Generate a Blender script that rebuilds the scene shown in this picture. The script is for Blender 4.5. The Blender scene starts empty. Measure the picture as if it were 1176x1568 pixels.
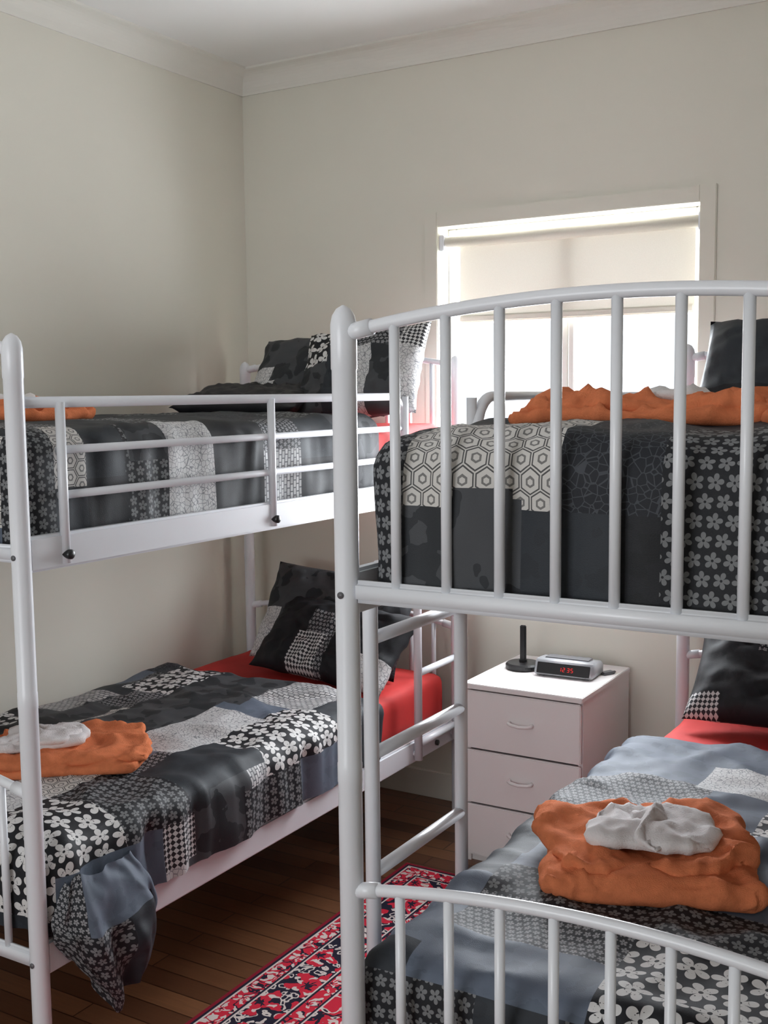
import bpy, bmesh, math, random
from mathutils import Vector, Matrix, noise

scene = bpy.context.scene
col = scene.collection
try:
    scene.view_settings.view_transform = 'Standard'
    scene.view_settings.look = 'None'
except Exception:
    pass

# ------------------------------------------------------------------ nodes
class NT:
    def __init__(self, name, rough=0.6, metal=0.0, spec=0.5):
        self.mat = bpy.data.materials.new(name)
        self.mat.use_nodes = True
        self.t = self.mat.node_tree
        self.b = self.t.nodes['Principled BSDF']
        self.b.inputs['Roughness'].default_value = rough
        self.b.inputs['Metallic'].default_value = metal
        self.b.inputs['Specular IOR Level'].default_value = spec
    def n(self, ty, **kw):
        nd = self.t.nodes.new(ty)
        for k, v in kw.items():
            setattr(nd, k, v)
        return nd
    def put(self, sock, v):
        if isinstance(v, (int, float)):
            sock.default_value = v
        elif isinstance(v, (tuple, list)):
            if len(v) == 3 and len(sock.default_value) == 4:
                v = (*v, 1)
            sock.default_value = v
        else:
            self.t.links.new(v, sock)
    def m(self, op, a, b=0.0, c=0.0):
        nd = self.n('ShaderNodeMath', operation=op)
        self.put(nd.inputs[0], a); self.put(nd.inputs[1], b); self.put(nd.inputs[2], c)
        return nd.outputs[0]
    def mix(self, f, a, b):
        nd = self.n('ShaderNodeMix', data_type='RGBA')
        self.put(nd.inputs[0], f); self.put(nd.inputs[6], a); self.put(nd.inputs[7], b)
        return nd.outputs[2]
    def uv(self):
        return self.n('ShaderNodeUVMap').outputs[0]
    def obj(self):
        return self.n('ShaderNodeTexCoord').outputs['Object']
    def sep(self, v):
        nd = self.n('ShaderNodeSeparateXYZ'); self.put(nd.inputs[0], v)
        return nd.outputs[0], nd.outputs[1], nd.outputs[2]
    def noise(self, v, scale, detail=2.0, rough=0.5):
        nd = self.n('ShaderNodeTexNoise'); self.put(nd.inputs['Vector'], v)
        nd.inputs['Scale'].default_value = scale; nd.inputs['Detail'].default_value = detail
        nd.inputs['Roughness'].default_value = rough
        return nd.outputs[0]
    def vor(self, v, scale, feature='F1', out='Distance', rnd=1.0):
        nd = self.n('ShaderNodeTexVoronoi', feature=feature); self.put(nd.inputs['Vector'], v)
        nd.inputs['Scale'].default_value = scale
        nd.inputs['Randomness'].default_value = rnd
        return nd.outputs[out]
    def color(self, c):
        self.put(self.b.inputs['Base Color'], c)
    def bump(self, h, strength=0.2, dist=0.01):
        nd = self.n('ShaderNodeBump'); nd.inputs['Strength'].default_value = strength
        nd.inputs['Distance'].default_value = dist
        self.put(nd.inputs['Height'], h)
        self.t.links.new(nd.outputs[0], self.b.inputs['Normal'])

def simple(name, c, rough=0.6, metal=0.0, nscale=20, var=0.06, bump=0.0, bscale=200, spec=0.5):
    k = NT(name, rough, metal, spec)
    f = k.noise(k.obj(), nscale, 3)
    lo = tuple(x * (1 - var) for x in c); hi = tuple(min(1, x * (1 + var)) for x in c)
    k.color(k.mix(f, lo, hi))
    if bump > 0:
        k.bump(k.noise(k.obj(), bscale, 2), bump, 0.002)
    return k.mat

M = {}
M['wall'] = simple('wall_paint', (0.715, 0.69, 0.605), 0.75, nscale=3, var=0.02, bump=0.08, bscale=150)
M['ceiling'] = simple('ceiling_paint', (0.80, 0.79, 0.77), 0.85, nscale=3, var=0.02)
M['cornice'] = simple('cornice_paint', (0.75, 0.73, 0.67), 0.8, nscale=3, var=0.02)
M['trim'] = simple('trim_paint', (0.74, 0.715, 0.64), 0.5, nscale=5, var=0.02)
M['frame'] = simple('white_powder_coat', (0.77, 0.79, 0.83), 0.3, nscale=8, var=0.03)
M['knob'] = simple('black_plastic', (0.01, 0.01, 0.011), 0.35)
M['night'] = simple('white_laminate', (0.80, 0.76, 0.75), 0.4, nscale=6, var=0.02)
M['red'] = simple('red_sheet', (0.60, 0.03, 0.027), 0.7, nscale=12, var=0.15, bump=0.2, bscale=600)
M['orange'] = simple('orange_terry', (0.70, 0.215, 0.095), 0.95, nscale=60, var=0.2, bump=0.9, bscale=380, spec=0.1)
M['whitecloth'] = simple('white_terry', (0.76, 0.74, 0.74), 0.95, nscale=60, var=0.06, bump=0.8, bscale=300, spec=0.1)
M['blackcloth'] = simple('black_satin', (0.016, 0.016, 0.020), 0.5, nscale=10, var=0.2)
M['silver'] = simple('silver_plastic', (0.42, 0.43, 0.45), 0.35, 0.3)
M['grey'] = simple('grey_plastic', (0.12, 0.12, 0.13), 0.4)
M['alum'] = simple('window_frame_paint', (0.72, 0.70, 0.66), 0.4)
M['slat'] = simple('slat_wood', (0.35, 0.24, 0.14), 0.6, nscale=15, var=0.2)

k = NT('red_led'); k.b.inputs['Emission Color'].default_value = (1, 0.03, 0.02, 1)
k.b.inputs['Emission Strength'].default_value = 0.8; k.color((0.5, 0.01, 0.01)); M['led'] = k.mat

k = NT('blind_fabric', 0.9)
tr = k.n('ShaderNodeBsdfTranslucent'); tr.inputs[0].default_value = (0.9, 0.84, 0.72, 1)
mx = k.n('ShaderNodeMixShader'); mx.inputs[0].default_value = 0.018
wv = k.noise(k.obj(), 300, 2)
k.color(k.mix(wv, (0.68, 0.64, 0.56), (0.76, 0.72, 0.64)))
k.t.links.new(k.b.outputs[0], mx.inputs[1]); k.t.links.new(tr.outputs[0], mx.inputs[2])
k.t.links.new(mx.outputs[0], k.t.nodes['Material Output'].inputs[0]); M['blind'] = k.mat

k = NT('window_glass')
tp = k.n('ShaderNodeBsdfTransparent'); gl = k.n('ShaderNodeBsdfGlossy'); gl.inputs['Roughness'].default_value = 0.03
mx = k.n('ShaderNodeMixShader'); mx.inputs[0].default_value = 0.06
k.t.links.new(tp.outputs[0], mx.inputs[1]); k.t.links.new(gl.outputs[0], mx.inputs[2])
k.t.links.new(mx.outputs[0], k.t.nodes['Material Output'].inputs[0]); M['glass'] = k.mat

# floor boards
k = NT('floor_boards', 0.30)
o = k.obj()
br = k.n('ShaderNodeTexBrick'); k.put(br.inputs['Vector'], o)
br.inputs['Color1'].default_value = (0.26, 0.115, 0.052, 1); br.inputs['Color2'].default_value = (0.12, 0.05, 0.024, 1)
br.inputs['Mortar'].default_value = (0.025, 0.010, 0.005, 1); br.inputs['Scale'].default_value = 1.0
br.inputs['Brick Width'].default_value = 0.9; br.inputs['Row Height'].default_value = 0.075
br.inputs['Mortar Size'].default_value = 0.002; br.offset = 0.37
mp2 = k.n('ShaderNodeMapping'); k.put(mp2.inputs[0], o); mp2.inputs['Scale'].default_value = (3, 60, 1)
gr = k.noise(mp2.outputs[0], 2.0, 4)
k.color(k.mix(k.m('MULTIPLY', gr, 0.6), br.outputs[0], (0.055, 0.02, 0.01)))
M['floor'] = k.mat

# fabric patterns (UV in metres)
def fab(k):
    k.b.inputs['Specular IOR Level'].default_value = 0.35
    k.bump(k.noise(k.uv(), 500, 2), 0.25, 0.002)
def flower(name, bg, fg, s, size=0.47, vein=False):
    k = NT(name, 0.68)
    u, v, _ = k.sep(k.uv())
    px = k.m('DIVIDE', u, s); py = k.m('DIVIDE', v, s)
    row = k.m('FLOOR', py)
    px = k.m('ADD', px, k.m('MULTIPLY', row, 0.5))
    cx = k.m('FLOOR', px)
    fx = k.m('SUBTRACT', k.m('FRACT', px), 0.5); fy = k.m('SUBTRACT', k.m('FRACT', py), 0.5)
    r = k.m('SQRT', k.m('ADD', k.m('MULTIPLY', fx, fx), k.m('MULTIPLY', fy, fy)))
    th = k.m('ARCTAN2', fy, fx)
    th = k.m('ADD', th, k.m('ADD', k.m('MULTIPLY', cx, 1.7), k.m('MULTIPLY', row, 2.3)))
    pet = k.m('POWER', k.m('ABSOLUTE', k.m('COSINE', k.m('MULTIPLY', th, 2.5))), 0.45)
    mask = k.m('MULTIPLY', k.m('LESS_THAN', r, k.m('MULTIPLY', pet, size)), k.m('GREATER_THAN', r, 0.07))
    if vein:
        ve = k.m('GREATER_THAN', k.m('ABSOLUTE', k.m('SUBTRACT', r, 0.24)), 0.022)
        ve2 = k.m('GREATER_THAN', k.noise(k.uv(), 260, 1), 0.42)
        mask = k.m('MULTIPLY', mask, k.m('MAXIMUM', ve, ve2))
    k.color(k.mix(mask, bg, fg)); fab(k)
    return k.mat

def hexm(name, bg, fg, s):
    k = NT(name, 0.7)
    u, v, _ = k.sep(k.uv())
    px = k.m('DIVIDE', u, s); py = k.m('DIVIDE', v, s * 1.732)
    ax = k.m('SUBTRACT', k.m('FRACT', px), 0.5); ay = k.m('MULTIPLY', k.m('SUBTRACT', k.m('FRACT', py), 0.5), 1.732)
    bx = k.m('SUBTRACT', k.m('FRACT', k.m('ADD', px, 0.5)), 0.5)
    by = k.m('MULTIPLY', k.m('SUBTRACT', k.m('FRACT', k.m('ADD', py, 0.5)), 0.5), 1.732)
    def hd(x, y):
        x = k.m('ABSOLUTE', x); y = k.m('ABSOLUTE', y)
        return k.m('MAXIMUM', x, k.m('ADD', k.m('MULTIPLY', x, 0.5), k.m('MULTIPLY', y, 0.866)))
    h = k.m('MINIMUM', hd(ax, ay), hd(bx, by))
    ring = k.m('LESS_THAN', k.m('ABSOLUTE', k.m('SUBTRACT', h, 0.44)), 0.03)
    ring2 = k.m('LESS_THAN', k.m('ABSOLUTE', k.m('SUBTRACT', h, 0.17)), 0.045)
    k.color(k.mix(k.m('MAXIMUM', ring, k.m('MULTIPLY', ring2, 0.8)), bg, fg)); fab(k)
    return k.mat

def leafm(name, a, b, scale=14, th=0.5):
    k = NT(name, 0.64)
    vv = k.vor(k.uv(), scale)
    nn = k.noise(k.uv(), scale * 1.3, 2)
    mask = k.m('GREATER_THAN', k.m('ADD', k.m('MULTIPLY', vv, 0.8), nn), 0.5 + th * 0.72)
    k.color(k.mix(mask, a, b)); fab(k)
    return k.mat

def lacem(name, bg, fg, scale=70, w=0.07):
    k = NT(name, 0.7)
    d = k.vor(k.uv(), scale, 'DISTANCE_TO_EDGE')
    k.color(k.mix(k.m('LESS_THAN', d, w), bg, fg)); fab(k)
    return k.mat

def brickm(name, bg, fg):
    k = NT(name, 0.7)
    br = k.n('ShaderNodeTexBrick'); k.put(br.inputs['Vector'], k.uv())
    br.inputs['Color1'].default_value = (*bg, 1); br.inputs['Color2'].default_value = tuple(x * 0.6 for x in bg) + (1,)
    br.inputs['Mortar'].default_value = (*fg, 1); br.inputs['Scale'].default_value = 1
    br.inputs['Brick Width'].default_value = 0.022; br.inputs['Row Height'].default_value = 0.013
    br.inputs['Mortar Size'].default_value = 0.0018
    k.color(br.outputs[0]); fab(k)
    return k.mat

def diamm(name):
    k = NT(name, 0.7)
    mp = k.n('ShaderNodeMapping'); k.put(mp.inputs[0], k.uv()); mp.inputs['Rotation'].default_value = (0, 0, 0.785)
    ch = k.n('ShaderNodeTexChecker'); k.put(ch.inputs[0], mp.outputs[0]); ch.inputs['Scale'].default_value = 95
    ch.inputs[1].default_value = (0.6, 0.6, 0.6, 1); ch.inputs[2].default_value = (0.02, 0.02, 0.025, 1)
    k.color(ch.outputs[0]); return k.mat

BLK = (0.011, 0.012, 0.015); WHT = (0.66, 0.65, 0.64)
Q = {
 'bigflower': flower('quilt_big_flower', BLK, WHT, 0.062, 0.5, True),
 'smallflower': flower('quilt_small_flower', BLK, (0.18, 0.185, 0.19), 0.028, 0.45),
 'tinyflower': flower('quilt_tiny_flower', (0.018, 0.020, 0.024), (0.28, 0.28, 0.29), 0.017, 0.44),
 'hex': hexm('quilt_hexagon', (0.60, 0.58, 0.55), (0.08, 0.08, 0.08), 0.038),
 'leaf': leafm('quilt_leaf', (0.020, 0.023, 0.027), (0.055, 0.058, 0.064), 13, 0.55),
 'lace': lacem('quilt_lace', (0.60, 0.60, 0.60), (0.25, 0.255, 0.27), 80, 0.05),
 'darklace': lacem('quilt_dark_lace', (0.015, 0.017, 0.022), (0.055, 0.06, 0.07), 75, 0.05),
 'brick': brickm('quilt_block_print', (0.60, 0.60, 0.60), (0.10, 0.10, 0.11)),
 'diamond': diamm('quilt_diamond'),
 'slate': leafm('quilt_slate', (0.095, 0.118, 0.155), (0.112, 0.135, 0.178), 20, 0.5),
 'charcoal': leafm('quilt_charcoal', (0.019, 0.023, 0.029), (0.023, 0.028, 0.035), 20, 0.5),
 'black': leafm('quilt_black', (0.007, 0.008, 0.010), (0.010, 0.011, 0.014), 20, 0.5),
}
QK = list(Q.keys())
QW = ['bigflower', 'smallflower', 'smallflower', 'tinyflower', 'hex', 'leaf', 'leaf', 'leaf', 'lace', 'darklace', 'brick',
      'slate', 'slate', 'charcoal', 'charcoal', 'charcoal', 'black', 'black']

# ------------------------------------------------------------------ mesh helpers
def finish(name, bm, mats, smooth=True, parent=None, loc=None):
    me = bpy.data.meshes.new(name)
    bmesh.ops.recalc_face_normals(bm, faces=bm.faces)
    bm.to_mesh(me); bm.free()
    for m_ in mats:
        me.materials.append(m_)
    ob = bpy.data.objects.new(name, me)
    col.objects.link(ob)
    if smooth:
        for p in me.polygons:
            p.use_smooth = True
    if parent:
        ob.parent = parent
    return ob

def box(bm, x0, x1, y0, y1, z0, z1, mi=0, bev=0.0, seg=2):
    vs = [bm.verts.new(p) for p in [(x0,y0,z0),(x1,y0,z0),(x1,y1,z0),(x0,y1,z0),(x0,y0,z1),(x1,y0,z1),(x1,y1,z1),(x0,y1,z1)]]
    fs = [bm.faces.new([vs[i] for i in f]) for f in [(0,3,2,1),(4,5,6,7),(0,1,5,4),(1,2,6,5),(2,3,7,6),(3,0,4,7)]]
    for f in fs: f.material_index = mi
    if bev > 0:
        es = list({e for f in fs for e in f.edges})
        r = bmesh.ops.bevel(bm, geom=es, offset=bev, segments=seg, affect='EDGES', clamp_overlap=True)
        for f in r['faces']: f.material_index = mi
    return vs

def tube(bm, pts, r, mi=0, seg=14):
    pts = [Vector(p) for p in pts]
    n = len(pts)
    rad = r if isinstance(r, (list, tuple)) else [r] * n
    rings = []
    t0 = (pts[1] - pts[0]).normalized()
    ref = Vector((0, 0, 1)) if abs(t0.z) < 0.9 else Vector((1, 0, 0))
    a = t0.cross(ref).normalized()
    for i in range(n):
        if i == 0: t = (pts[1] - pts[0])
        elif i == n - 1: t = (pts[-1] - pts[-2])
        else: t = (pts[i + 1] - pts[i]).normalized() + (pts[i] - pts[i - 1]).normalized()
        t.normalize()
        a = (a - t * a.dot(t)).normalized()
        b = t.cross(a)
        rings.append([bm.verts.new(pts[i] + (a * math.cos(2*math.pi*j/seg) + b * math.sin(2*math.pi*j/seg)) * rad[i]) for j in range(seg)])
    for i in range(n - 1):
        for j in range(seg):
            f = bm.faces.new([rings[i][j], rings[i][(j+1) % seg], rings[i+1][(j+1) % seg], rings[i+1][j]])
            f.material_index = mi
    for rg in (rings[0], rings[-1]):
        f = bm.faces.new(rg); f.material_index = mi

def boxob(name, b, mat, bev=0.0, parent=None):
    bm = bmesh.new(); box(bm, *b, bev=bev)
    return finish(name, bm, [mat], smooth=False, parent=parent)

def empty(name, loc):
    e = bpy.data.objects.new(name, None); col.objects.link(e); e.location = loc
    e.empty_display_size = 0.1
    return e

def adopt(e, obs):
    bpy.context.view_layer.update()
    for o_ in obs:
        o_.parent = e
        o_.matrix_parent_inverse = Matrix.Translation(-Vector(e.location))

# ------------------------------------------------------------------ room
XL, XR, YF, YB, H = -2.955, 1.2, -1.3, 3.82, 2.912
boxob('floor', (XL-0.15, XR+0.15, YF-0.15, YB+0.15, -0.1, 0), M['floor'])
boxob('ceiling', (XL-0.15, XR+0.15, YF-0.15, YB+0.15, H, H+0.1), M['ceiling'])
boxob('wall_left', (XL-0.15, XL, YF-0.15, YB+0.15, 0, H), M['wall'])
boxob('wall_right', (XR, XR+0.15, YF-0.15, YB+0.15, 0, H), M['wall'])
WX0, WX1, WZ0, WZ1 = -2.045, -1.056, 0.98, 2.222
def wallhole(name, xa, xb, ya, yb, hx0, hx1, hz0, hz1):
    bm = bmesh.new()
    box(bm, xa, hx0, ya, yb, 0, H); box(bm, hx1, xb, ya, yb, 0, H)
    box(bm, hx0, hx1, ya, yb, 0, hz0); box(bm, hx0, hx1, ya, yb, hz1, H)
    finish(name, bm, [M['wall']], smooth=False)
wallhole('wall_back', XL, XR, YB, YB+0.15, WX0, WX1, WZ0, WZ1)
FX0, FX1, FZ0, FZ1 = -2.3, -0.7, 0.9, 2.25  # opening for the added fill window
wallhole('wall_front', XL, XR, YF-0.15, YF, FX0, FX1, FZ0, FZ1)

prof = [(0.0, -0.088), (0.008, -0.088), (0.010, -0.078)]
for i in range(9):
    a = i/8*math.pi/2
    prof.append((0.075-0.065*math.cos(a), -0.075+0.065*math.sin(a)))
prof += [(0.084, -0.008), (0.085, 0.0), (0, 0)]
def cornice(name, p0, p1, nrm):
    bm = bmesh.new(); A = []; B = []
    for (a, z) in prof:
        A.append(bm.verts.new(Vector(p0) + Vector(nrm) * a + Vector((0, 0, z))))
        B.append(bm.verts.new(Vector(p1) + Vector(nrm) * a + Vector((0, 0, z))))
    for i in range(len(prof) - 1):
        bm.faces.new([A[i], A[i+1], B[i+1], B[i]])
    bm.faces.new(A); bm.faces.new(list(reversed(B)))
    finish(name, bm, [M['cornice']], smooth=False)
cornice('trim_1', (XL, YB, H), (XR, YB, H), (0, -1, 0))
cornice('trim_2', (XL, YF, H), (XL, YB, H), (1, 0, 0))
cornice('trim_3', (XR, YF, H), (XR, YB, H), (-1, 0, 0))
boxob('baseboard_back', (XL, XR, YB-0.016, YB, 0, 0.11), M['trim'], 0.004)
boxob('baseboard_left', (XL, XL+0.016, YF, YB-0.017, 0, 0.11), M['trim'], 0.004)
boxob('baseboard_right', (XR-0.016, XR, YF, YB-0.017, 0, 0.11), M['trim'], 0.004)

def window(name, x0, x1, z0, z1, yin, d):
    e = empty(name, ((x0+x1)/2, yin, z0))
    obs = []
    bm = bmesh.new(); w = 0.055; t = 0.008
    def yb(a, b): return (yin + d*a, yin + d*b) if d > 0 else (yin + d*b, yin + d*a)
    ya, yb_ = yb(-t, 0)
    box(bm, x0-w, x0, ya, yb_, z0-w, z1+w, bev=0.003); box(bm, x1, x1+w, ya, yb_, z0-w, z1+w, bev=0.003)
    box(bm, x0, x1, ya, yb_, z1, z1+w, bev=0.003)
    a2, b2 = yb(-0.045, 0.09)
    box(bm, x0-w-0.01, x1+w+0.01, a2 if d > 0 else yin, yin if d > 0 else b2, z0-0.03, z0, bev=0.004)
    obs.append(finish('architrave', bm, [M['wall']], smooth=False))
    bm = bmesh.new(); f = 0.035
    ya, yb_ = yb(0.085, 0.13)
    box(bm, x0, x0+f, ya, yb_, z0, z1, bev=0.003); box(bm, x1-f, x1, ya, yb_, z0, z1, bev=0.003)
    box(bm, x0+f, x1-f, ya, yb_, z1-f, z1, bev=0.003); box(bm, x0+f, x1-f, ya, yb_, z0, z0+f, bev=0.003)
    c = (x0+x1)/2
    box(bm, c-0.028, c-0.004, ya, yb_, z0+f, z1-f, bev=0.003)
    box(bm, c+0.002, c+0.024, ya-0.01, yb_-0.01, z0+f, z1-f, bev=0.003)
    obs.append(finish('sash', bm, [M['alum']], smooth=False))
    bm = bmesh.new(); g = yin + d*0.11
    box(bm, x0+f, x1-f, g-0.002, g+0.002, z0+f, z1-f)
    obs.append(finish('glass', bm, [M['glass']], smooth=False))
    adopt(e, obs)
window('window_1', WX0, WX1, WZ0, WZ1, YB, 1)
window('added_fill_window', FX0, FX1, FZ0, FZ1, YF, -1)  # unseen window, added behind the camera to let fill light in

# roller blind
e = empty('roller_blind', (-1.55, YB+0.04, 2.17)); obs = []
bm = bmesh.new()
tube(bm, [(WX0+0.02, YB+0.035, 2.165), (WX1-0.012, YB+0.035, 2.165)], 0.021, seg=20)
obs.append(finish('roll', bm, [M['blind']]))
bm = bmesh.new()
box(bm, WX0, WX0+0.018, YB+0.01, YB+0.06, 2.133, 2.193, bev=0.003); box(bm, WX1-0.01, WX1, YB+0.01, YB+0.06, 2.133, 2.193, bev=0.003)
obs.append(finish('brackets', bm, [M['frame']], smooth=False))
bm = bmesh.new()
nx = 20
xs = [WX0+0.065 + (WX1-0.03-WX0-0.065)*i/nx for i in range(nx+1)]
vt = [bm.verts.new((x, YB+0.056, 2.165)) for x in xs]; vb = [bm.verts.new((x, YB+0.056, 1.885)) for x in xs]
for i in range(nx): bm.faces.new([vt[i], vt[i+1], vb[i+1], vb[i]])
obs.append(finish('fabric', bm, [M['blind']]))
bm = bmesh.new(); box(bm, WX0+0.065, WX1-0.03, YB+0.048, YB+0.064, 1.865, 1.892, bev=0.005)
obs.append(finish('hem_bar', bm, [M['blind']], smooth=False))
adopt(e, obs)

# ------------------------------------------------------------------ noise/patches
def n3(x, y, z): return noise.noise(Vector((x, y, z)))
def patchmap(seed):
    rng = random.Random(seed); rows = []; y = 0.8
    prev = None
    while y < 4.2:
        h = rng.uniform(0.15, 0.25); ps = []; x = -4.0 + rng.uniform(0, 0.2)
        while x < 1.5:
            w = rng.uniform(0.13, 0.34); t = rng.choice(QW)
            while t == prev: t = rng.choice(QW)
            prev = t; ps.append((x+w, t)); x += w
        rows.append((y+h, ps)); y += h
    def f(u, v):
        for (yy, ps) in rows:
            if v < yy:
                for (xx, t) in ps:
                    if u < xx: return t
                return ps[-1][1]
        return 'charcoal'
    return f

def soft_shell(name, x0, x1, y0, y1, z0, z1, r, typef, mats, keys, cell=0.016, amp=1.0, dome=0.012, close=False, hem=0.0, seed=0, extra=None, fold=1.0, post=None):
    bm = bmesh.new(); uvl = bm.loops.layers.uv.new('UVMap'); vd = {}
    nx = max(4, round((x1-x0)/cell)); ny = max(4, round((y1-y0)/cell)); nz = max(3, round((z1-z0)/cell))
    def fin(p):
        x, y, z = p
        cx = min(max(x, x0+r), x1-r); cy = min(max(y, y0+r), y1-r); cz = min(z, z1-r)
        if close: cz = max(cz, z0+r)
        c = Vector((cx, cy, cz)); d = Vector(p)-c
        if d.length < 1e-6: nn = Vector((0, 0, 1))
        else: nn = d.normalized()
        q = c + nn*r
        side = 1-abs(nn.z)
        s = seed*7.3
        w = 0.010*n3(x*3+s, y*3, z*3) + 0.006*n3(x*8, y*8+s, z*6)
        rg = 1-abs(n3(x*5.5+s, y*4, z*2+s))*3.2
        w += 0.008*max(rg, -0.2)
        rg = 1-abs(n3(x*3.5-y*2.5+s, y*6.5+x*2, s+2))*4.5
        w += 0.007*max(rg, 0)
        w += 0.0025*n3(x*25, y*25, z*14+s)
        w += side*fold*(0.011*n3(x*13+s, y*13, z*2.5) + 0.005*n3(x*28+s, y*28, z*4))
        q = q + nn*w*amp
        tz = (1-side)
        q.z += dome*tz*(1-((x-(x0+x1)/2)/((x1-x0)/2))**4)
        if hem and z < z0+0.001: q.z += hem*n3(x*6, y*6, s)
        if post: q = post(q, side)
        return q
    def V(p):
        kx = (round(p[0], 5), round(p[1], 5), round(p[2], 5))
        if kx not in vd: vd[kx] = bm.verts.new(fin(p))
        return vd[kx]
    def addf(ps, uvs, side):
        vs = [V(p) for p in ps]
        if len(set(vs)) < 4: return
        try: f = bm.faces.new(vs)
        except ValueError: return
        for l, uv in zip(f.loops, uvs): l[uvl].uv = uv
        c = sum((Vector(p) for p in ps), Vector())/4
        u = sum(a[0] for a in uvs)/4; v = sum(a[1] for a in uvs)/4
        f.material_index = keys.index(typef(u, v, c, side)) if typef else 0
    X = [x0+(x1-x0)*i/nx for i in range(nx+1)]; Y = [y0+(y1-y0)*i/ny for i in range(ny+1)]; Z = [z0+(z1-z0)*i/nz for i in range(nz+1)]
    for i in range(nx):
        for j in range(ny):
            ps = [(X[i],Y[j],z1),(X[i+1],Y[j],z1),(X[i+1],Y[j+1],z1),(X[i],Y[j+1],z1)]
            addf(ps, [(p[0], p[1]) for p in ps], 'top')
            if close:
                ps = [(a, b, z0) for a, b, c_ in reversed(ps)]
                addf(ps, [(p[0], p[1]) for p in ps], 'bottom')
    for k_ in range(nz):
        for j in range(ny):
            ps = [(x0,Y[j],Z[k_]),(x0,Y[j],Z[k_+1]),(x0,Y[j+1],Z[k_+1]),(x0,Y[j+1],Z[k_])]
            addf(ps, [(x0-(z1-p[2]), p[1]) for p in ps], 'x0')
            ps = [(x1,Y[j],Z[k_]),(x1,Y[j+1],Z[k_]),(x1,Y[j+1],Z[k_+1]),(x1,Y[j],Z[k_+1])]
            addf(ps, [(x1+(z1-p[2]), p[1]) for p in ps], 'x1')
        for i in range(nx):
            ps = [(X[i],y0,Z[k_]),(X[i+1],y0,Z[k_]),(X[i+1],y0,Z[k_+1]),(X[i],y0,Z[k_+1])]
            addf(ps, [(p[0], y0-(z1-p[2])) for p in ps], 'y0')
            ps = [(X[i],y1,Z[k_]),(X[i],y1,Z[k_+1]),(X[i+1],y1,Z[k_+1]),(X[i+1],y1,Z[k_])]
            addf(ps, [(p[0], y1+(z1-p[2])) for p in ps], 'y1')
    if extra: extra(bm, uvl, keys)
    return finish(name, bm, mats)

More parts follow.
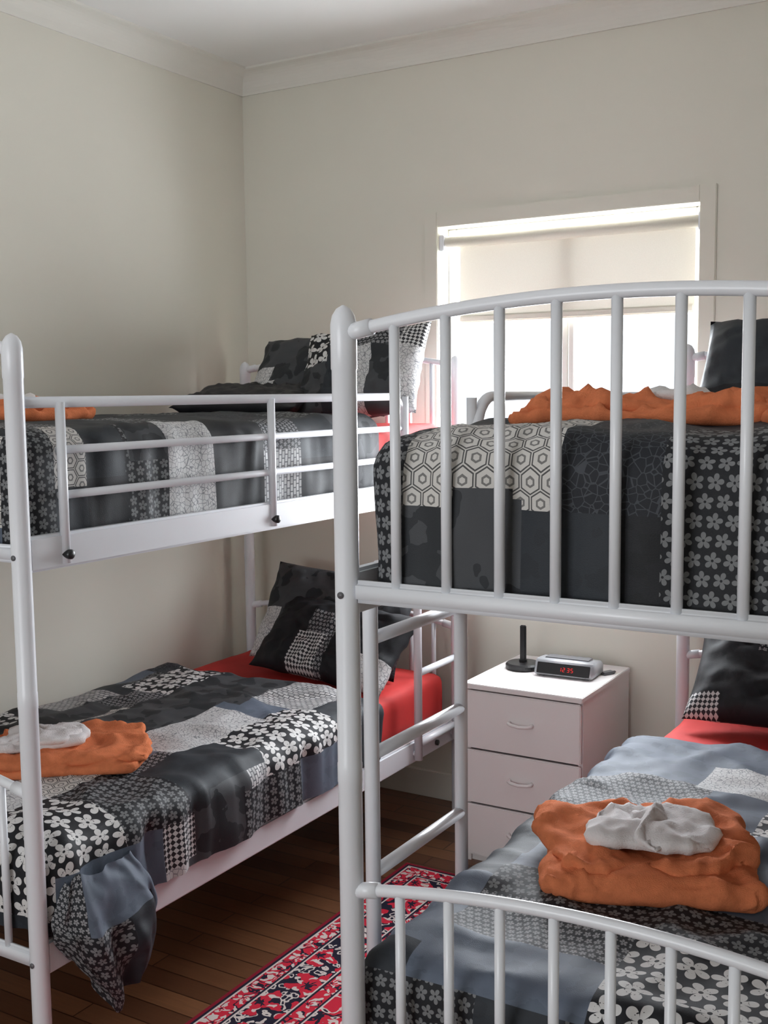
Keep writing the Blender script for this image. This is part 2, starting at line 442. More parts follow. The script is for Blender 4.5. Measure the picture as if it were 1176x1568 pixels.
# ------------------------------------------------------------------ bunk beds
def bunk(name, x0, x1, y0, y1, aisle, gy0, gy1, bend0, bend1, gverts, ladder, nb, ms, ztop):
    e = empty(name, ((x0+x1)/2, (y0+y1)/2, 0)); obs = []
    s = 1 if aisle == 'R' else -1
    xa = x1 if aisle == 'R' else x0
    xw = x0 if aisle == 'R' else x1
    bm = bmesh.new()
    for px in (x0, x1):
        for py in (y0, y1):
            tube(bm, [(px,py,0),(px,py,0.01),(px,py,0.93),(px,py,0.932),(px,py,0.965),(px,py,0.967),(px,py,1.64),(px,py,1.642),(px,py,ztop-.032),(px,py,ztop-.017),(px,py,ztop-.006),(px,py,ztop)],
                 [.019,.021,.021,.0217,.0217,.021,.021,.0222,.0222,.019,.012,.002], seg=24)
    obs.append(finish('posts', bm, [M['frame']]))
    for ei, py in enumerate((y0, y1)):
        for (zb, za, sag, tag) in ((1.245, 1.700, 0.044, 'upper'), (0.335, 0.735, 0.050, 'lower')):
            bm = bmesh.new()
            box(bm, x0+0.015, x1-0.015, py-0.011, py+0.011, zb+0.003, zb+0.042, bev=0.008, seg=3)
            xc = (x0+x1)/2; hw = (x1-x0)/2
            def az(x): return za + sag*(1-((x-xc)/hw)**2)
            pts = []
            for i in range(33):
                x = x0 + (x1-x0)*i/32
                pts.append((x, py, az(x)))
            tube(bm, pts, 0.0108)
            tube(bm, [pts[0], (x0+0.055, py, az(x0+0.055))], 0.0140); tube(bm, [pts[-1], (x1-0.055, py, az(x1-0.055))], 0.0140)
            sp = (x1-x0-0.195)/(nb-1)
            for i in range(nb):
                x = x0+0.0975+sp*i
                tube(bm, [(x, py, zb+0.02), (x, py, az(x))], 0.0088, seg=12)
            obs.append(finish(('foot' if ei == 0 else 'head')+'_end_'+tag, bm, [M['frame']]))
    bm = bmesh.new()
    for px in (x0, x1):
        for z in (1.225, 0.32):
            box(bm, px-0.013, px+0.013, y0+0.012, y1-0.012, z, z+0.078, bev=0.006)
    obs.append(finish('side_rails', bm, [M['frame']], smooth=False))
    bm = bmesh.new()
    for z in (1.24, 0.375):
        n = 13
        for i in range(n):
            y = y0+0.1+(y1-y0-0.2)*i/(n-1)
            box(bm, x0+0.012, x1-0.012, y-0.035, y+0.035, z, z+0.018)
    obs.append(finish('slats', bm, [M['slat']], smooth=False))
    bm = bmesh.new()
    zt, R = 1.59, 0.07
    pts = []
    if bend0: 
        pts += [(xa, gy0, 1.30)] + [(xa, gy0+R-R*math.cos(a), zt-R+R*math.sin(a)) for a in [i*math.pi/2/8 for i in range(9)]]
    else: pts += [(xa, gy0, zt)]
    if bend1:
        pts += [(xa, gy1-R+R*math.sin(a), zt-R+R*math.cos(a)) for a in [i*math.pi/2/8 for i in range(9)]] + [(xa, gy1, 1.30)]
    else: pts += [(xa, gy1, zt)]
    tube(bm, pts, 0.0125)
    ga = gverts[0]; gb = gverts[-1]
    for z in (1.485, 1.385):
        tube(bm, [(xa, ga, z), (xa, gb, z)], 0.0095)
    for y in gverts:
        tube(bm, [(xa+s*0.012, y, 1.235), (xa+s*0.012, y, zt)], 0.011)
    tube(bm, [(xw, y0, zt), (xw, y1, zt)], 0.0125)
    for z in (1.485, 1.385): tube(bm, [(xw, y0+0.15, z), (xw, y1-0.15, z)], 0.0095)
    for y in (y0+0.15, (y0+y1)/2, y1-0.15): tube(bm, [(xw, y, 1.28), (xw, y, zt)], 0.011)
    obs.append(finish('guard_rails', bm, [M['frame']]))
    lx, l0, l1, rz, lz0 = ladder
    bm = bmesh.new()
    for y in (l0, l1):
        tube(bm, [(lx, y, lz0), (lx, y, 1.24), (lx, y, 1.262), (lx-s*0.02, y, 1.285), (xa, y, 1.29)], 0.0145)
        if lz0 > 0.1: tube(bm, [(lx+s*0.001, y, lz0+0.02), (xa+s*0.008, y, lz0+0.02)], 0.009)
    for z in rz: tube(bm, [(lx, l0, z), (lx, l1, z)], 0.0125)
    obs.append(finish('ladder', bm, [M['frame']]))
    bm = bmesh.new()
    for y in gverts:
        tube(bm, [(xa+s*0.012, y, 1.255), (xa+s*0.030, y, 1.255), (xa+s*0.033, y, 1.255)], [0.011, 0.011, 0.007])
    tube(bm, [(xa+s*0.012, y1-0.19, 0.35), (xa+s*0.022, y1-0.19, 0.35)], 0.010)
    obs.append(finish('knobs', bm, [M['knob']]))
    bm = bmesh.new()
    for px in (x0, x1):
        for z in (1.262, 0.355):
            tube(bm, [(px, y0-0.019, z), (px, y0-0.023, z)], 0.006)
    obs.append(finish('bolts', bm, [M['grey']]))
    for (za_, zb_, sd) in ((1.262, 1.49, ms), (0.398, 0.565, ms+1)):
        obs.append(soft_shell('mattress', x0+0.032, x1-0.032, y0+0.06, y1-0.03, za_, zb_, 0.035, None, [M['red']], [], cell=0.03, amp=0.3, dome=0.0, close=True, seed=sd))
    adopt(e, obs)

LX0, LX1, LY0, LY1 = -2.85, -1.89, 1.64, 3.66
RX0, RX1, RY0, RY1 = -1.03, -0.085, 1.59, 3.61
bunk('bunk_bed', LX0, LX1, LY0, LY1, 'R', LY0, 3.27, False, True, [1.754, 2.524, 3.27], (LX1+0.03, 3.31, 3.59, [0.39, 0.64, 0.88, 1.11], 0.335), 9, 1, 1.735)
bunk('bunk_bed', RX0, RX1, RY0, RY1, 'L', 2.09, RY1, True, False, [2.09, 2.8, 3.5], (RX0-0.045, 1.735, 2.10, [0.22, 0.46, 0.70, 0.93, 1.15], 0.0), 9, 3, 1.747)

# ------------------------------------------------------------------ quilts
QM = [Q[a] for a in QK]
def withover(seed, over, sidef=None):
    pm = patchmap(seed)
    def f(u, v, c, side):
        if sidef:
            t = sidef(u, v, c, side)
            if t: return t
        for (a, b, c0, d, t) in over:
            if a <= u < b and c0 <= v < d: return t
        return pm(u, v)
    return f

LUS = [(1.755,'smallflower'),(1.86,'hex'),(1.99,'charcoal'),(2.13,'smallflower'),(2.31,'lace'),(2.53,'black'),(2.70,'brick'),(2.88,'charcoal'),(3.2,'leaf')]
pm_lu = patchmap(3)
def lus(u, v, c, side):
    if side == 'x1' or (u > LX1-0.09):
        for y, t in LUS:
            if v < y:
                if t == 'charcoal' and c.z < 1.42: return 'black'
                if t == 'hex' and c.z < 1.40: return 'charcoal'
                if t == 'brick' and c.z > 1.44: return 'tinyflower'
                if t == 'smallflower' and c.z > 1.45 and v > 2: return 'leaf'
                return t
    if c.z > 1.5 and side == 'top':
        t = pm_lu(u, v)
        return 'charcoal' if t in ('hex', 'lace', 'brick', 'slate') else t
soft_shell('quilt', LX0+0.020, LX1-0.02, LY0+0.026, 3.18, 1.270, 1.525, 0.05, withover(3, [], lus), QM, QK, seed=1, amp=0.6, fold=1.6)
# left lower with corner spilling over the rail
def drape(bm, uvl, keys):
    na, nh = 64, 36
    grid = []
    for i in range(na+1):
        a = i/na; row = []
        for j in range(nh+1):
            h = j/nh
            ang = math.pi*a
            yc = 1.795 + 0.025*h
            wy = 0.10 + 0.055*math.sin(math.pi*min(1, h*1.05))**1.0
            wy *= (1-0.30*h**4)
            y = yc - wy*math.cos(ang)
            out = (0.018+0.065*math.sin(math.pi*min(1, h*0.88)))*math.sin(ang)**0.7
            fo = math.sin(a*17+h*3.5+1.8*math.sin(h*4)) + 0.6*math.sin(a*31-h*6)
            out += 0.013*fo*min(1, 0.25+h*1.2)*math.sin(ang)**0.3
            out += 0.022*n3(a*4, h*3, 3.3)*h + 0.008*n3(a*12, h*9, 1.3)
            z = 0.525-0.325*h*(0.78+0.22*math.sin(ang)) + 0.014*n3(a*6, h*5, 9) + 0.022*h*math.sin(a*11+1)
            row.append(bm.verts.new((LX1+0.030+out, y, z)))
        grid.append(row)
    for i in range(na):
        for j in range(nh):
            f = bm.faces.new([grid[i][j], grid[i+1][j], grid[i+1][j+1], grid[i][j+1]])
            for l, (a, h) in zip(f.loops, [(i, j), (i+1, j), (i+1, j+1), (i, j+1)]):
                l[uvl].uv = (a*0.45/na, h*0.4/nh)
            if j < nh*0.36: t = 'slate' if i > na*0.25 else 'tinyflower'
            else: t = 'smallflower' if i < na*0.52 else ('slate' if i > na*0.85 else 'charcoal')
            f.material_index = keys.index(t)
OV_LL = [(-2.06,-1.80,2.45,2.84,'bigflower'),(-2.26,-2.06,2.28,2.70,'lace'),(-2.22,-1.97,2.84,3.10,'brick'),
 (-2.12,-1.80,1.5,1.90,'bigflower'),(-1.80,-1.68,2.02,2.15,'diamond'),(-2.12,-1.80,1.90,2.14,'smallflower'),(-2.33,-2.12,1.9,2.1,'hex'),
 (-2.85,-2.66,2.45,2.70,'brick'),(-2.70,-2.50,2.75,3.05,'bigflower'),(-2.06,-1.84,2.14,2.45,'charcoal'),
 (-1.84,-1.6,2.15,2.32,'leaf'),(-1.80,-1.6,2.32,2.62,'smallflower'),(-1.80,-1.6,2.62,2.9,'slate'),(-2.5,-2.26,2.35,2.75,'leaf'),(-2.5,-2.2,2.75,3.1,'leaf'),
 (-1.84,-1.6,1.5,2.02,'slate'),(-1.97,-1.6,2.84,3.15,'charcoal')]
soft_shell('quilt', LX0+0.0, LX1+0.026, LY0+0.03, 3.12, 0.403, 0.60, 0.05, withover(11, OV_LL), QM, QK, seed=2, hem=0.012, extra=drape, fold=1.6, amp=1.2)
# right upper
def rus(u, v, c, side):
    if side == 'y0' or v < RY0+0.22:
        if c.x < -0.925: return 'smallflower'
        if c.x < -0.65:
            if side != 'y0' or c.z > 1.435+0.02*math.sin(c.x*30): return 'hex'
            return 'leaf' if c.x < -0.72 else 'charcoal'
        if c.x < -0.49: return 'darklace' if c.z > 1.42 else ('charcoal' if c.x < -0.56 else 'black')
        if c.x < -0.28: return 'smallflower'
        return 'slate'
    if side == 'x0': return 'smallflower' if v < 1.9 else 'charcoal'
    return 'charcoal' if v < 2.3 else None
soft_shell('quilt', RX0+0.02, RX1-0.022, RY0+0.026, 3.14, 1.270, 1.53, 0.065, withover(5, [], rus), QM, QK, seed=3, amp=0.9)
# right lower
OV_RL = [(-0.75,-0.42,2.72,2.92,'lace'),(-0.62,-0.3,1.60,1.90,'bigflower'),(-1.1,-0.7,2.45,2.75,'tinyflower'),(-1.2,-0.75,2.75,3.15,'slate'),
 (-0.75,-0.3,2.92,3.2,'slate'),(-0.75,-0.55,2.5,2.72,'slate'),(-0.55,-0.3,2.45,2.72,'bigflower'),(-0.95,-0.62,1.60,1.78,'slate'),(-0.8,-0.3,1.90,2.08,'smallflower'),(-1.2,-0.95,2.0,2.45,'charcoal'),(-1.2,-0.95,1.7,2.0,'slate'),
 (-0.95,-0.62,1.78,1.92,'tinyflower'),(-0.95,-0.3,2.08,2.45,'slate'),(-1.2,-0.95,1.6,1.7,'charcoal'),(-1.2,-0.8,1.3,1.60,'smallflower'),(-0.8,-0.65,1.3,1.60,'charcoal'),(-0.65,-0.3,1.3,1.60,'smallflower')]
soft_shell('quilt', RX0-0.018, RX1+0.018, RY0+0.030, 3.15, 0.403, 0.60, 0.055, withover(21, OV_RL), QM, QK, seed=4, hem=0.012, amp=1.25, fold=1.3)

def pillow(name, W, Hh, T, typef, mats, keys, mat4, seed=0):
    bm = bmesh.new(); uvl = bm.loops.layers.uv.new('UVMap'); nx, ny = 40, 28; g = {}
    for s in (1, -1):
        for i in range(nx+1):
            for j in range(ny+1):
                a = i/nx*2-1; b = j/ny*2-1
                edge = i in (0, nx) or j in (0, ny)
                if s == -1 and edge: g[(s, i, j)] = g[(1, i, j)]; continue
                x = a*W/2*(1 - 0.05*(1-abs(b)**2)*abs(a)**3)
                y = b*Hh/2*(1-0.07*(1-abs(a)**2)*abs(b)**3)
                th = T/2*((1-a**4)*(1-b**4))**0.55
                z = s*th + (0.012*n3(a*2+seed, b*2, s*2) + 0.008*n3(a*6, b*6+seed, s)) * (1 if not edge else 0.4)
                rg = 1-abs(n3(a*4+seed*3, b*3, s*5))*3
                z += s*0.012*max(0, rg)*(th/(T/2))
                g[(s, i, j)] = bm.verts.new((x, y, z))
        for i in range(nx):
            for j in range(ny):
                f = bm.faces.new([g[(s, i, j)], g[(s, i+1, j)], g[(s, i+1, j+1)], g[(s, i, j+1)]])
                for l, (p, q) in zip(f.loops, [(i, j), (i+1, j), (i+1, j+1), (i, j+1)]): l[uvl].uv = (p/nx*W, q/ny*Hh)
                f.material_index = keys.index(typef((i+.5)/nx*W, (j+.5)/ny*Hh)) if typef else 0
    bmesh.ops.transform(bm, matrix=mat4, verts=bm.verts)
    return finish(name, bm, mats)

def lean(x, y, z, ang, yaw=0, roll=0):
    return Matrix.Translation((x, y, z)) @ Matrix.Rotation(math.radians(yaw), 4, 'Z') @ Matrix.Rotation(math.radians(ang), 4, 'X') @ Matrix.Rotation(math.radians(roll), 4, 'Z')
def ptypeA(u, v): return 'leaf' if (u > 0.12 and v > 0.14) else ('lace' if u < 0.16 and v < 0.2 else ('darklace' if v < 0.1 else 'leaf'))
def ptypeB(u, v):
    if u < 0.13: return 'leaf' if v < 0.2 else 'bigflower'
    if u < 0.22: return 'bigflower' if v > 0.28 else 'charcoal'
    if u < 0.40: return 'tinyflower' if v > 0.26 else ('lace' if u < 0.3 else 'leaf')
    return 'lace' if v < 0.26 else 'diamond'
def ptypeC(u, v):
    if 0.18 < u < 0.32 and v < 0.16: return 'diamond'
    if 0.22 < u < 0.36 and v < 0.26: return 'tinyflower'
    return 'lace' if (u > 0.46 and v < 0.12) else 'black'
pillow('pillow', 0.64, 0.38, 0.12, ptypeA, QM, QK, lean(-2.36, 3.50, 1.665, 54, 0, 2), 1)
pillow('pillow', 0.48, 0.38, 0.12, ptypeB, QM, QK, lean(-2.13, 3.40, 1.675, 57, 4, 5), 2)
pillow('pillow', 0.50, 0.30, 0.09, None, [M['blackcloth']], [], lean(-2.52, 3.26, 1.58, 8, 10), 3)
pillow('pillow', 0.66, 0.40, 0.12, ptypeA, QM, QK, lean(-2.33, 3.50, 0.755, 60, 0, -2), 4)
pillow('pillow', 0.62, 0.34, 0.12, ptypeC, QM, QK, lean(-2.24, 3.36, 0.70, 44, -4, -4), 5)
pillow('pillow', 0.74, 0.40, 0.14, lambda u, v: 'charcoal' if v > 0.12 else ('lace' if u > 0.30 else 'black'), QM, QK, lean(-0.585, 3.44, 1.64, 54, 0, -2), 6)
pillow('pillow', 0.74, 0.42, 0.14, lambda u, v: 'diamond' if (u < 0.12 and v < 0.07) else ('tinyflower' if 0.2 < u < 0.32 and v > 0.22 else 'black'), QM, QK, lean(-0.585, 3.48, 0.76, 46, 0, 1), 7)
pillow('pillow', 0.36, 0.3, 0.1, lambda u, v: 'hex', QM, QK, lean(-0.42, 3.28, 1.60, 30, 8, 0), 8)

def cloth(name, slabs, seed):
    bm_all = bmesh.new()
    for k_, (cx, cy, z0, sx, sy, h, rot, mi, amp) in enumerate(slabs):
        bm = bmesh.new(); vd = {}; c_ = 0.009
        nx, ny, nz = max(3, round(sx/c_)), max(3, round(sy/c_)), max(3, round(h/0.006)); r = min(h*0.48, 0.04)
        def V(p):
            key = tuple(round(a, 5) for a in p)
            if key in vd: return vd[key]
            x, y, z = p
            c = Vector((min(max(x, -sx/2+r), sx/2-r), min(max(y, -sy/2+r), sy/2-r), min(max(z, r), h-r)))
            d = Vector(p)-c; nn = d.normalized() if d.length > 1e-6 else Vector((0, 0, 1))
            q = c+nn*r; s = seed*5+k_*3.1
            bot = max(0.0, -nn.z)
            # round the plan corners
            w = amp*(0.016*n3(x*6+s, y*6, z*6) + 0.014*max(-0.3, 1-abs(n3(x*8+y*3, y*8+s, z*6))*4) + 0.008*max(0, 1-abs(n3(x*17, y*14+s, z*12))*4) + 0.003*n3(x*40+s, y*40, z*30))
            q += nn*w*(1-bot)
            ux, uy = x/(sx/2), y/(sy/2)
            cr = 1 - 0.10*(abs(ux)*abs(uy))**3
            q.x *= cr; q.y *= cr
            q.x += amp*0.05*n3(x*4, y*4+s, 5); q.y += amp*0.05*n3(x*4+s, y*4, 8)
            vd[key] = bm.verts.new(q); return vd[key]
        X = [-sx/2+sx*i/nx for i in range(nx+1)]; Y = [-sy/2+sy*i/ny for i in range(ny+1)]; Z = [h*i/nz for i in range(nz+1)]
        def F(ps):
            vs = [V(p) for p in ps]
            if len(set(vs)) == 4: bm.faces.new(vs).material_index = mi
        for i in range(nx):
            for j in range(ny):
                F([(X[i],Y[j],h),(X[i+1],Y[j],h),(X[i+1],Y[j+1],h),(X[i],Y[j+1],h)]); F([(X[i],Y[j],0),(X[i],Y[j+1],0),(X[i+1],Y[j+1],0),(X[i+1],Y[j],0)])
        for kk in range(nz):
            for j in range(ny):
                for x in (-sx/2, sx/2): F([(x,Y[j],Z[kk]),(x,Y[j+1],Z[kk]),(x,Y[j+1],Z[kk+1]),(x,Y[j],Z[kk+1])])
            for i in range(nx):
                for y in (-sy/2, sy/2): F([(X[i],y,Z[kk]),(X[i+1],y,Z[kk]),(X[i+1],y,Z[kk+1]),(X[i],y,Z[kk+1])])
        bmesh.ops.transform(bm, matrix=Matrix.Translation((cx, cy, z0)) @ Matrix.Rotation(math.radians(rot), 4, 'Z'), verts=bm.verts)
        tmp = bpy.data.meshes.new('tmp'); bmesh.ops.recalc_face_normals(bm, faces=bm.faces); bm.to_mesh(tmp); bm.free()
        bm_all.from_mesh(tmp); bpy.data.meshes.remove(tmp)
    return finish(name, bm_all, [M['orange'], M['whitecloth']])

cloth('folded_towel', [(-0.70, 2.20, 0.612, 0.42, 0.38, 0.050, 22, 0, 0.9), (-0.71, 2.23, 0.640, 0.38, 0.33, 0.040, 26, 0, 1.1)], 1)
cloth('washcloth', [(-0.69, 2.21, 0.684, 0.26, 0.18, 0.016, 24, 1, 1.0), (-0.68, 2.20, 0.694, 0.17, 0.13, 0.016, -15, 1, 1.3)], 2)
cloth('folded_towel', [(-2.31, 2.12, 0.612, 0.46, 0.34, 0.026, 38, 0, 0.6), (-2.31, 2.13, 0.632, 0.44, 0.31, 0.024, 41, 0, 0.8)], 3)
cloth('washcloth', [(-2.36, 2.09, 0.658, 0.24, 0.18, 0.018, 46, 1, 0.7), (-2.36, 2.08, 0.672, 0.17, 0.13, 0.014, 30, 1, 0.9)], 4)
cloth('folded_towel', [(-0.66, 2.06, 1.540, 0.50, 0.34, 0.022, 6, 0, 0.9), (-0.65, 2.08, 1.556, 0.42, 0.28, 0.020, 10, 0, 1.3), (-0.27, 2.00, 1.538, 0.28, 0.3, 0.025, 2, 0, 0.9)], 5)
cloth('washcloth', [(-0.60, 2.14, 1.578, 0.16, 0.14, 0.014, 10, 1, 0.9)], 6)
cloth('folded_towel', [(-2.41, 2.08, 1.540, 0.36, 0.40, 0.026, 14, 0, 0.7), (-2.42, 2.08, 1.560, 0.32, 0.36, 0.026, 18, 0, 0.9)], 7)
cloth('washcloth', [(-2.46, 2.05, 1.586, 0.2, 0.17, 0.016, 20, 1, 0.8)], 8)

# ------------------------------------------------------------------ nightstand
NX0, NX1, NY0, NY1, NH = -1.69, -1.272, 3.325, 3.79, 0.627
e = empty('nightstand', ((NX0+NX1)/2, (NY0+NY1)/2, 0)); obs = []
bm = bmesh.new()
box(bm, NX0, NX0+0.016, NY0+0.018, NY1, 0, NH-0.018, bev=0.001); box(bm, NX1-0.016, NX1, NY0+0.018, NY1, 0, NH-0.018, bev=0.001)
box(bm, NX0+0.016, NX1-0.016, NY1-0.01, NY1, 0, NH-0.018); box(bm, NX0+0.016, NX1-0.016, NY0+0.03, NY1-0.01, 0.03, 0.045)
box(bm, NX0+0.016, NX1-0.016, NY0+0.03, NY0+0.045, 0, 0.03)
box(bm, NX0-0.004, NX1+0.004, NY0-0.004, NY1, NH-0.018, NH, bev=0.002)
obs.append(finish('carcass', bm, [M['night']], smooth=False))
for i, (za, zb) in enumerate(((0.405, 0.603), (0.215, 0.398), (0.03, 0.208))):
    bm = bmesh.new()
    box(bm, NX0+0.002, NX1-0.002, NY0, NY0+0.016, za, zb, bev=0.003)
    box(bm, NX0+0.02, NX1-0.02, NY0+0.017, NY0+0.3, za+0.01, zb-0.03)
    obs.append(finish('drawer_%d' % (i+1), bm, [M['night']], smooth=False))
    bm = bmesh.new(); zc = (za+zb)/2+0.005; xc = (NX0+NX1)/2; w = 0.040
    tube(bm, [(xc-w, NY0+0.002, zc+.004), (xc-w, NY0-0.012, zc+.002), (xc-w+0.01, NY0-0.018, zc), (xc, NY0-0.020, zc-.003), (xc+w-0.01, NY0-0.018, zc), (xc+w, NY0-0.012, zc+.002), (xc+w, NY0+0.002, zc+.004)], 0.006, seg=10)
    obs.append(finish('handle_%d' % (i+1), bm, [M['night']]))
adopt(e, obs)

def clock():
    e = empty('clock_radio', (-1.42, 3.59, NH)); obs = []
    Mx = Matrix.Translation((-1.42, 3.59, NH)) @ Matrix.Rotation(math.radians(2), 4, 'Z')
    bm = bmesh.new(); W = 0.104
    prof2 = [(-0.055, 0.004), (-0.062, 0.010), (-0.046, 0.050), (-0.030, 0.058), (0.045, 0.052), (0.062, 0.040), (0.062, 0.004)]
    A = [bm.verts.new((-W, a, b)) for a, b in prof2]; B = [bm.verts.new((W, a, b)) for a, b in prof2]
    for i in range(len(prof2)):
        j = (i+1) % len(prof2); bm.faces.new([A[i], A[j], B[j], B[i]])
    bm.faces.new(A); bm.faces.new(list(reversed(B)))
    bmesh.ops.bevel(bm, geom=list(bm.edges), offset=0.004, segments=2, affect='EDGES')
    bmesh.ops.transform(bm, matrix=Mx, verts=bm.verts); obs.append(finish('body', bm, [M['silver']]))
    bm = bmesh.new()
    tilt = Matrix.Translation((0, -0.0565, 0.029)) @ Matrix.Rotation(-math.atan2(0.016, 0.04), 4, 'X')
    box(bm, -0.094, 0.094, -0.002, 0.004, -0.018, 0.020, bev=0.001)
    bmesh.ops.transform(bm, matrix=Mx @ tilt, verts=bm.verts); obs.append(finish('display', bm, [M['knob']], smooth=False))
    bm = bmesh.new()
    segs = {'a': (0, 1, 'h'), 'g': (0, 0, 'h'), 'd': (0, -1, 'h'), 'b': (1, .5, 'v'), 'c': (1, -.5, 'v'), 'f': (-1, .5, 'v'), 'e': (-1, -.5, 'v')}
    for di, sset in enumerate(('bc', 'abged', 'abgcd', 'afgcd')):
        cx = -0.010+di*0.013+(0.003 if di > 1 else 0)
        for sg in sset:
            a, b, o_ = segs[sg]; x = cx+a*0.0035; z = b*0.0065
            if o_ == 'h': box(bm, x-0.003, x+0.003, -0.0032, -0.002, z-0.0006, z+0.0006)
            else: box(bm, x-0.0006, x+0.0006, -0.0032, -0.002, z-0.0026, z+0.0026)
    bmesh.ops.transform(bm, matrix=Mx @ tilt, verts=bm.verts); obs.append(finish('digits', bm, [M['led']], smooth=False))
    bm = bmesh.new()
    box(bm, -0.08, 0.08, -0.022, 0.028, 0.054, 0.0605, bev=0.003)
    for i in range(5): box(bm, -0.07+i*0.03, -0.05+i*0.03, 0.03, 0.042, 0.051, 0.058, bev=0.002)
    for sx in (-0.08, 0.08):
        for sy in (-0.045, 0.05): box(bm, sx-0.008, sx+0.008, sy-0.006, sy+0.006, 0, 0.006)
    bmesh.ops.transform(bm, matrix=Mx, verts=bm.verts); obs.append(finish('buttons', bm, [M['grey']], smooth=False))
    adopt(e, obs)
clock()
bm = bmesh.new()
sx, sy = -1.595, 3.60
tube(bm, [(sx, sy, NH), (sx, sy, NH+0.004), (sx, sy, NH+0.016), (sx, sy, NH+0.022), (sx, sy, NH+0.024)], [0.058, 0.062, 0.062, 0.056, 0.02], seg=36)
box(bm, sx-0.011, sx+0.011, sy-0.006, sy+0.006, NH+0.02, NH+0.155, bev=0.003)
box(bm, sx-0.013, sx+0.013, sy-0.008, sy+0.008, NH+0.02, NH+0.035, bev=0.003)
finish('phone_stand', bm, [M['knob']], smooth=False)
bm = bmesh.new()
box(bm, -0.015, 0.015, -0.026, 0.026, 0, 0.010, bev=0.004); box(bm, -0.005, 0.005, 0.026, 0.036, 0.002, 0.008, bev=0.002)
bmesh.ops.transform(bm, matrix=Matrix.Translation((-1.305, 3.66, NH)) @ Matrix.Rotation(-0.5, 4, 'Z'), verts=bm.verts)
finish('car_key_fob', bm, [M['grey']], smooth=False)

# ------------------------------------------------------------------ rug
RGX0, RGX1, RGY0, RGY1 = -1.85, -0.75, 0.95, 3.20
k = NT('rug_pile', 0.95, spec=0.1)
u, v, _ = k.sep(k.uv())
hw, hh = (RGX1-RGX0)/2, (RGY1-RGY0)/2
au = k.m('ABSOLUTE', k.m('SUBTRACT', u, hw)); av = k.m('ABSOLUTE', k.m('SUBTRACT', v, hh))
d = k.m('MINIMUM', k.m('SUBTRACT', hw, au), k.m('SUBTRACT', hh, av))
RED = (0.52, 0.022, 0.045); NAVY = (0.018, 0.016, 0.03); CRM = (0.58, 0.50, 0.47)
def band(a, b): return k.m('MULTIPLY', k.m('GREATER_THAN', d, a), k.m('LESS_THAN', d, b))
nv = k.n('ShaderNodeMix', data_type='VECTOR'); nz = k.n('ShaderNodeTexNoise'); k.put(nz.inputs['Vector'], k.uv()); nz.inputs['Scale'].default_value = 22
nv.inputs[0].default_value = 0.065; k.put(nv.inputs[4], k.uv()); k.put(nv.inputs[5], nz.outputs['Color'])
du, dv, _ = k.sep(nv.outputs[1])
def orn(scale, lo, hi): 
    dd = k.vor(nv.outputs[1], scale)
    return k.m('MULTIPLY', k.m('GREATER_THAN', dd, lo), k.m('LESS_THAN', dd, hi))
c = k.mix(orn(10, 0.34, 0.40), RED, CRM)
c = k.mix(orn(10, 0.55, 0.62), c, NAVY)
c = k.mix(orn(24, 0.0, 0.26), c, CRM)
c = k.mix(orn(24, 0.0, 0.13), c, NAVY)
c = k.mix(orn(38, 0.0, 0.12), c, (0.25, 0.30, 0.34))
def flw(s, size, r0, n_=6):
    px = k.m('DIVIDE', du, s); py = k.m('DIVIDE', dv, s)
    px = k.m('ADD', px, k.m('MULTIPLY', k.m('FLOOR', py), 0.5))
    fx = k.m('SUBTRACT', k.m('FRACT', px), 0.5); fy = k.m('SUBTRACT', k.m('FRACT', py), 0.5)
    r = k.m('SQRT', k.m('ADD', k.m('MULTIPLY', fx, fx), k.m('MULTIPLY', fy, fy)))
    th = k.m('ARCTAN2', fy, fx)
    pet = k.m('ADD', 0.7, k.m('MULTIPLY', k.m('COSINE', k.m('MULTIPLY', th, n_)), 0.3))
    return k.m('MULTIPLY', k.m('LESS_THAN', r, k.m('MULTIPLY', pet, size)), k.m('GREATER_THAN', r, r0))
bd = k.mix(orn(30, 0.42, 0.55), RED, NAVY); bd = k.mix(flw(0.06, 0.50, 0.0, 5), bd, CRM); bd = k.mix(flw(0.06, 0.28, 0.0), bd, RED); bd = k.mix(flw(0.06, 0.12, 0.0), bd, NAVY)
bn = k.mix(orn(34, 0.26, 0.44), NAVY, CRM); bn = k.mix(flw(0.13, 0.50, 0.0, 5), bn, RED); bn = k.mix(flw(0.13, 0.34, 0.20), bn, CRM); bn = k.mix(flw(0.13, 0.14, 0.0), bn, NAVY)
c = k.mix(band(0.02, 0.26), c, bd)
c = k.mix(band(0.085, 0.205), c, bn)
for a, b, cc in ((0.0, 0.014, (0.22, 0.012, 0.025)), (0.014, 0.022, NAVY), (0.022, 0.028, CRM), (0.078, 0.085, NAVY), (0.085, 0.09, CRM), (0.20, 0.205, CRM), (0.205, 0.212, NAVY), (0.254, 0.26, NAVY), (0.26, 0.265, CRM)):
    c = k.mix(band(a, b), c, cc)
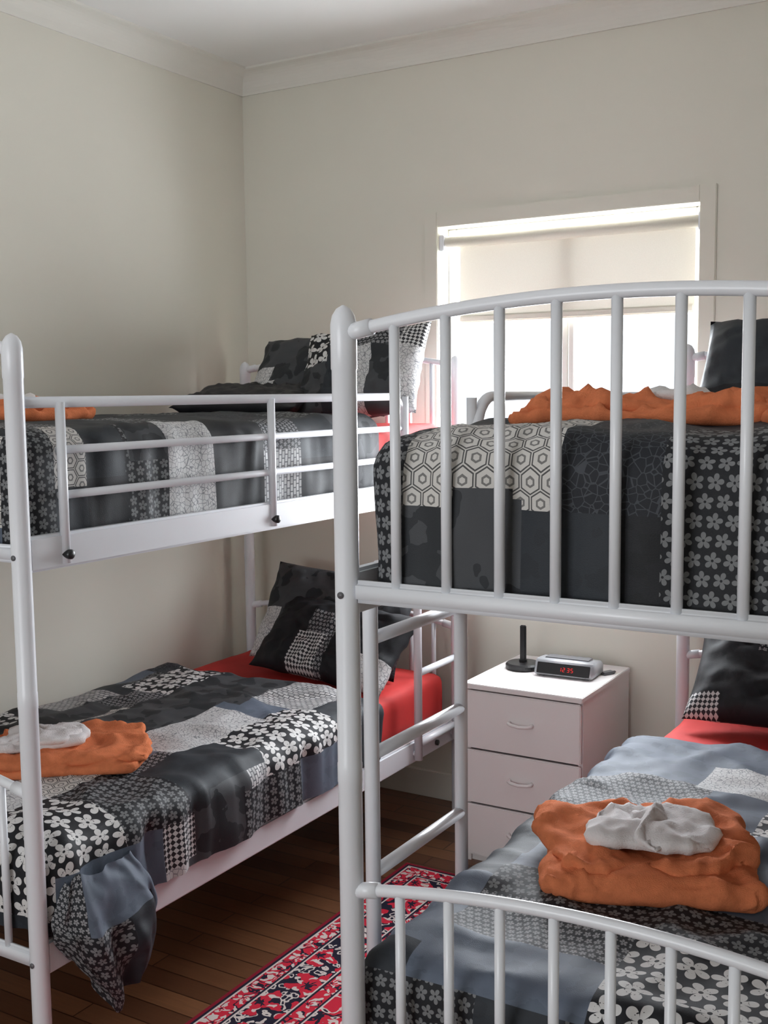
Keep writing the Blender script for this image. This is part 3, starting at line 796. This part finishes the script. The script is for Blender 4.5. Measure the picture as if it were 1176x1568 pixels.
k.color(c); k.bump(k.noise(k.uv(), 400, 2), 0.5, 0.003)
bm = bmesh.new(); uvl = bm.loops.layers.uv.new('UVMap')
box(bm, RGX0, RGX1, RGY0, RGY1, 0, 0.009, bev=0.003)
for f in bm.faces:
    for l in f.loops: l[uvl].uv = (l.vert.co.x-RGX0, l.vert.co.y-RGY0)
finish('persian_rug', bm, [k.mat], smooth=False)

# ------------------------------------------------------------------ lights
def area(name, loc, rot, sx, sy, power, colr):
    l = bpy.data.lights.new(name, 'AREA'); l.shape = 'RECTANGLE'; l.size = sx; l.size_y = sy; l.energy = power; l.color = colr
    o_ = bpy.data.objects.new(name, l); col.objects.link(o_); o_.location = loc; o_.rotation_euler = rot
    return o_
area('daylight_window_back', (-1.55, YB+0.30, 1.65), (math.radians(-90), 0, 0), 1.5, 1.7, 215, (0.90, 0.95, 1.0))
area('added_fill_front', ((FX0+FX1)/2, YF-0.3, 1.6), (math.radians(90), 0, 0), 1.8, 1.6, 62, (0.95, 0.97, 1.0))  # soft fill lamp added behind the camera to brighten the room
w = bpy.data.worlds.new('world'); scene.world = w; w.use_nodes = True
bg = w.node_tree.nodes['Background']; bg.inputs[0].default_value = (0.85, 0.92, 1.0, 1); bg.inputs[1].default_value = 1.5

# ------------------------------------------------------------------ camera
yaw, pitch, roll = math.radians(31.0), math.radians(6.0), math.radians(0.65)
R = Vector((math.cos(yaw), math.sin(yaw), 0)); F = Vector((-math.sin(yaw)*math.cos(pitch), math.cos(yaw)*math.cos(pitch), -math.sin(pitch)))
U = R.cross(F)
R2 = R*math.cos(roll) - U*math.sin(roll); U2 = U*math.cos(roll) + R*math.sin(roll)
cam = bpy.data.cameras.new('camera'); cam.sensor_fit = 'VERTICAL'; cam.sensor_height = 36; cam.sensor_width = 27; cam.lens = 2430/2212*36
cam.clip_start = 0.05
co = bpy.data.objects.new('camera', cam); col.objects.link(co)
mt = Matrix((R2, U2, -F)).transposed().to_4x4(); mt.translation = Vector((0, 0, 1.6))
co.matrix_world = mt
scene.camera = co
